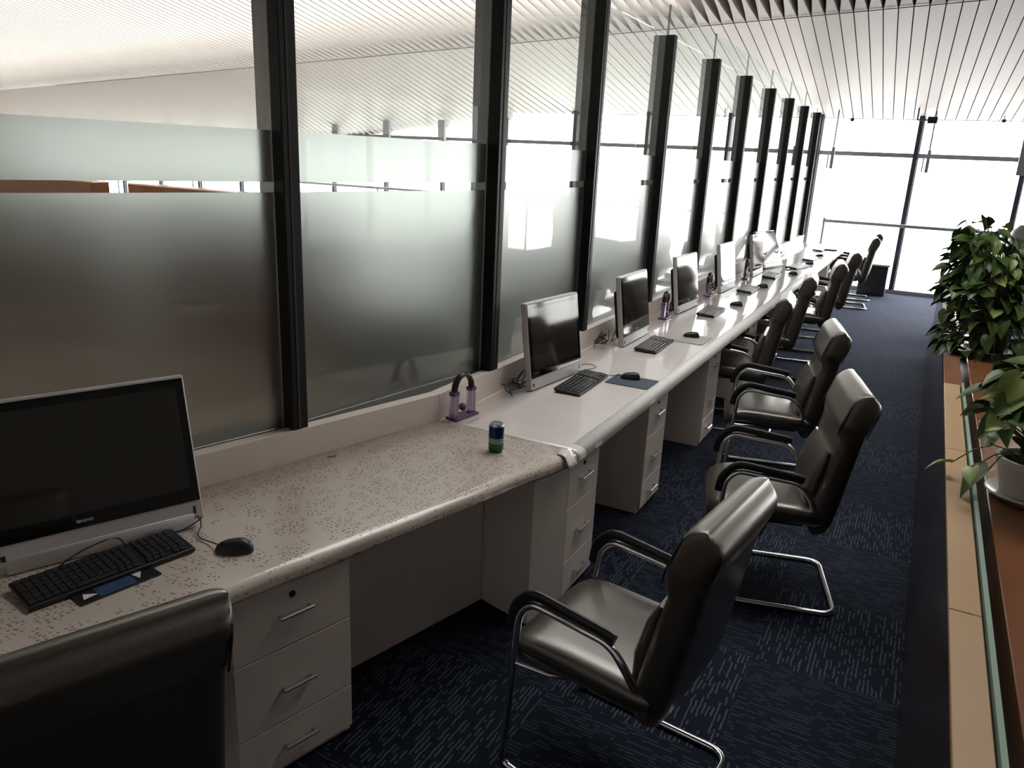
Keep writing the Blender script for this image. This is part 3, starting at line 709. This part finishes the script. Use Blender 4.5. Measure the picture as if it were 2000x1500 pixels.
# ------------------------------------------------------------ plants
def heart(L, W, curl, k=6):
    """pothos leaf in the local frame: stalk end at origin, tip towards +x"""
    vs = []; n_ = 7
    prof = [(0.02, .0), (.0, .30), (.12, .46), (.35, .50), (.6, .38), (.82, .17), (1.0, 0)]
    for i, (u, v) in enumerate(prof):
        x = u*L; z = -curl*(u**2)*L
        for j, s_ in enumerate((-1, -.5, 0, .5, 1)):
            xx = x-(.10*L*abs(s_) if i == 1 else 0)
            vs.append((xx, s_*v*W*2*.5, z+abs(s_)*v*W*.35))
    fs = [(i*5+j, i*5+j+1, (i+1)*5+j+1, (i+1)*5+j) for i in range(n_-1) for j in range(4)]
    return vs, fs
def make_plant(loc, lab, seed, nleaf, R0, H0, droop, pot_r, pot_h, lsize, hang, spread=1.0, lift=0.0, potm=None, lean=0.0):
    rnd = random.Random(seed)
    t = thing('potted_pothos', lab, 'plant', loc)
    p_ = MB(); p_.lathe([(pot_r*.70, 0.018), (pot_r*.72, .02), (pot_r*.95, pot_h*.85), (pot_r, pot_h*.86), (pot_r, pot_h), (pot_r*.90, pot_h), (pot_r*.86, pot_h*.82)], 32); pot = p_.build('pot', potm or M_pot, t)
    MB().lathe([(pot_r*.85, 0), (pot_r*1.08, .022), (pot_r*1.12, .024), (pot_r*1.10, .03), (pot_r*.8, .018)], 32).build('saucer', M_pot, t)
    MB().lathe([(pot_r*.87, pot_h*.84), (.001, pot_h*.86)], 24, cap=False).build('soil', M_soil, t)
    fo = MB(); fy = MB(); stm = MB()
    for i in range(nleaf):
        a = rnd.uniform(0, 2*PI); el = rnd.random()
        if i < hang:     # trailing runners over the rim
            rr = R0*rnd.uniform(.75, 1.15)*spread; zt = pot_h*rnd.uniform(-.3, 1.0)+.0
            tip = Vector((rr*math.cos(a), rr*math.sin(a), max(zt, .03))); mid = Vector((pot_r*1.0*math.cos(a), pot_r*1.0*math.sin(a), pot_h+.09))
        else:
            ph = math.asin(rnd.uniform(-.05, 1)); rr = R0*rnd.uniform(.55, 1.0)*(1-.30*max(0, math.sin(ph)))
            cp = math.cos(ph)**.6; tip = Vector((rr*cp*math.cos(a), rr*cp*math.sin(a), pot_h+.02+lift+H0*rnd.uniform(.7, 1)*max(math.sin(ph), -.1)))
            mid = Vector((tip.x*.35, tip.y*.35, pot_h+(tip.z-pot_h)*.6+.03))
        tip.x += lean*max(0, tip.z-pot_h)/max(H0, .01); mid.x += lean*.4*max(0, tip.z-pot_h)/max(H0, .01)
        st = Vector((rnd.uniform(-.4, .4)*pot_r, rnd.uniform(-.4, .4)*pot_r, pot_h*.85))
        pts = [st*(1-u)**2+mid*2*u*(1-u)+tip*u*u for u in (0, .25, .5, .75, 1)]
        stm.tube(pts, .0025, 5)
        L = lsize*rnd.uniform(.65, 1.15); W = L*.78
        vs, fs = heart(L, W, rnd.uniform(.1, .5))
        yaw = a+rnd.uniform(-.7, .7); pit = rnd.uniform(-.2, 1.1)*droop; rol = rnd.uniform(-.6, .6)
        mt = Matrix.Translation(tip) @ Matrix.Rotation(yaw, 4, 'Z') @ Matrix.Rotation(pit, 4, 'Y') @ Matrix.Rotation(rol, 4, 'X')
        (fy if rnd.random() < .14 else fo).add([mt @ Vector(v) for v in vs], fs, True)
    f = fo.build('foliage', M_leafm, t); g = fy.build('variegated_leaves', M_leafy, t); stm.build('stems', M_stem, t)
    return t
make_plant((.455, 3.02, .886), 'potted pothos in front on the counter, white saucer in view', 5, 140, .25, .26, .55, .115, .15, .11, 3, 1.0, .09)
make_plant((.45, 5.60, .886), 'tall bushy pothos farther along the counter, against the window', 11, 420, .30, .60, .9, .13, .18, .10, 80, .84, .05, mat('dark_brown_ceramic', (.04, .025, .018), rough=.4), -.15)

# ------------------------------------------------------------ far things
ac = thing('leather_armchair', 'large dark leather armchair beyond the tall pothos', 'armchair', (.84, 11.2, 0), R_(215))
ac.scale = (1.06, 1.06, 1.17)
M_navy = mat('navy_leather', (.02, .017, .03), rough=.35, bump=.3, bscale=80)
m = MB(); m.slab([(-.28, .40, .10, .9), (-.31, .55, .2), (-.34, .8, .22), (-.38, 1.0, .20), (-.40, 1.12, .16), (-.42, 1.19, .07, .9)], .74, 32, .3); m.build('backrest', M_navy, ac)
m = MB(); m.slab([(-.3, .42, .1, .9), (-.25, .42, .2), (.2, .42, .2), (.34, .40, .17), (.40, .38, .06, .95)], .60, 32, .25); m.build('seat', M_navy, ac)
for s_ in (-1, 1):
    m = MB(); m.rbox(-.3, .36, s_*.36-.08, s_*.36+.08, .12, .66, .05, 4); m.build('arm', M_navy, ac)
m = MB(); m.rbox(-.32, .34, -.30, .30, .10, .34, .02, 2); m.build('base', M_navy, ac)
bx = thing('storage_box', 'black box cabinet standing by the window behind the last chair', 'box', (-.68, 14.1, 0))
m = MB(); m.rbox(-.21, .21, -.16, .16, 0, .49, .012, 2); m.build('body', M_blk, bx)
m = MB(); m.rbox(-.23, .23, -.18, .18, .49, .52, .008, 2); m.build('lid', M_pot, bx)
m = MB(); m.rbox(-.19, .19, -.166, -.16, .05, .44, .003, 1); m.build('door', M_key, bx)
# rail along the window
gr = thing('guard_rail', 'grey tubular guard rail in front of the window wall', 'rail', (0, 14.3, 0))
MB().tube([(-1.62, 0, 1.13), (9, 0, 1.13)], .028, 10).build('handrail', M_trans, gr)
for x in (-1.60, .95, 3.5, 6.0):
    MB().tube([(x, 0, 0), (x, 0, 1.18)], .02, 8).build('stanchion', M_trans, gr)
gr2 = thing('guard_rail', 'grey rail behind the partition glass along the window', 'rail', (0, 14.3, 0))
MB().tube([(-2.1, 0, 1.13), (-26, 0, 1.13)], .028, 10).build('handrail', M_trans, gr2)
for k in range(9): MB().tube([(-2.1-3*k, 0, 0), (-2.1-3*k, 0, 1.13)], .02, 8).build('stanchion', M_trans, gr2)
# hanging banners, drop lamps, cameras
def banner(x, y, z0, z1, wd, lab):
    t = thing('hanging_sign', lab, 'sign', (x, y, z1)); MB().rbox(-wd/2, wd/2, -.04, .04, z0-z1, 0, .004, 1).build('board', M_banner, t)
    m = MB(); m.tube([(-wd*.3, 0, 0), (-wd*.3, 0, cz(y)-z1)], .004, 6); m.tube([(wd*.3, 0, 0), (wd*.3, 0, cz(y)-z1)], .004, 6); m.build('wire', M_alu, t)
banner(1.06, 13.5, 2.0, 2.86, .20, 'grey hanging board at the right edge before the window')
banner(-12.1, 14.1, 2.25, 2.56, .16, 'small hanging board seen in the second pane, leftmost of its three')
banner(-10.68, 14.1, 2.22, 2.57, .16, 'small hanging board seen in the second pane, middle of its three')
banner(-9.26, 14.1, 2.19, 2.60, .16, 'small hanging board seen in the second pane, rightmost of its three')
def drop(x, lab):
    t = thing('pendant_fitting', lab, 'fitting', (x, 14.2, cz(14.2)))
    MB().tube([(0, 0, 0), (0, 0, -.80)], .012, 8).build('rod', M_trans, t)
    m = MB(); m.rbox(-.02, .03, -.03, .03, -.92, -.58, .004, 1); m.rbox(-.07, -.05, -.02, .02, -.92, -.68, .004, 1); m.build('clamp', M_trans, t)
drop(-1.62, 'grey rod fitting hanging left of the dark mullion'); drop(-.205, 'grey rod fitting hanging right of the dark mullion')
def cctv(x, y, z, lab):
    t = thing('security_camera', lab, 'camera', (x, y, z))
    m = MB(); m.rbox(.02, .16, -.06, .06, -.05, .05, .015, 2); m.build('body', M_blk, t)
    m = MB(); m.tube([(-.12, 0, .0), (.04, 0, .0)], .012, 8); m.tube([(-.12, 0, 0), (-.12, .0, cz(y)-z)], .012, 8); m.build('bracket', M_blk, t)
cctv(-.33, 14.02, 2.76, 'small black security camera beside the top of the dark mullion')
cctv(-3.35, 14.2, 2.72, 'small black security camera seen through the partition glass')
def spot(x, y, lab):
    t = thing('ceiling_spot', lab, 'lamp', (x, y, cz(y)))
    MB().tube([(0, 0, 0), (0, 0, -.05)], .006, 6).build('stem', M_blk, t)
    MB().lathe([(.001, -.05), (.03, -.055), (.035, -.08), (.02, -.10), (.001, -.105)], 12).build('lamp_head', M_blk, t)
spot(-1.43, 14.5, 'tiny dark ceiling spot left of the dark mullion'); spot(.72, 14.4, 'tiny dark ceiling spot right of the dark mullion')
# hanging direction sign far left
t = thing('direction_sign', 'small red and white hanging sign in the left pane', 'sign', (-18.6, 14.1, 2.95))
MB().rbox(-.08, .08, -.02, .02, -.20, 0, .004, 1).build('board', M_red, t); MB().box(-.05, .05, -.024, -.02, -.10, -.02).build('white_patch', M_pot, t)
MB().tube([(0, 0, 0), (0, 0, cz(14.1)-2.95)], .005, 6).build('wire', M_alu, t)
# hall behind the partition: wooden kiosk, cabinet, counter
kk = thing('wooden_kiosk', 'brown wooden kiosk wall far behind the left frosted pane', 'kiosk', (0, 0, 0))
MB().rbox(-13.5, -7.45, 5.0, 5.2, 0, 1.52, .01, 1).build('front_wall', M_wood, kk)
MB().rbox(-7.45, -4.6, 5.4, 5.6, 0, 1.50, .01, 1).build('side_wall', M_wood, kk)
cb2 = thing('filing_cabinet', 'blurred green-grey cabinet with pale top behind the second pane', 'cabinet', (-3.0, 4.1, 0), 0)
MB().rbox(-.30, .20, -.20, .20, 0, .93, .01, 1).build('body', M_dkgreen, cb2); MB().rbox(-.40, .27, -.22, .22, .93, .985, .005, 1).build('cabinet_top', M_logo, cb2)
MB().rbox(.12, .20, -.235, -.201, 0, .93, .003, 1).build('painted_lit_side', M_tan, cb2)  # tan strip paints in the yellow light on the cabinet's right side
rc = thing('reception_counter', 'long pale green-grey counter behind the middle panes', 'counter', (0, 0, 0))
MB().rbox(-4.3, -3.47, 6.5, 12.7, 0, 1.27, .01, 1).build('body', mat('pale_green_panel', (.42, .5, .43), rough=.5), rc); MB().rbox(-4.35, -3.43, 6.45, 12.75, 1.27, 1.30, .008, 1).build('counter_top', M_pot, rc)
MB().rbox(-3.465, -3.445, 6.5, 12.7, .99, 1.01, .002, 1).build('ledge', M_dkgreen, rc)
# ---- end
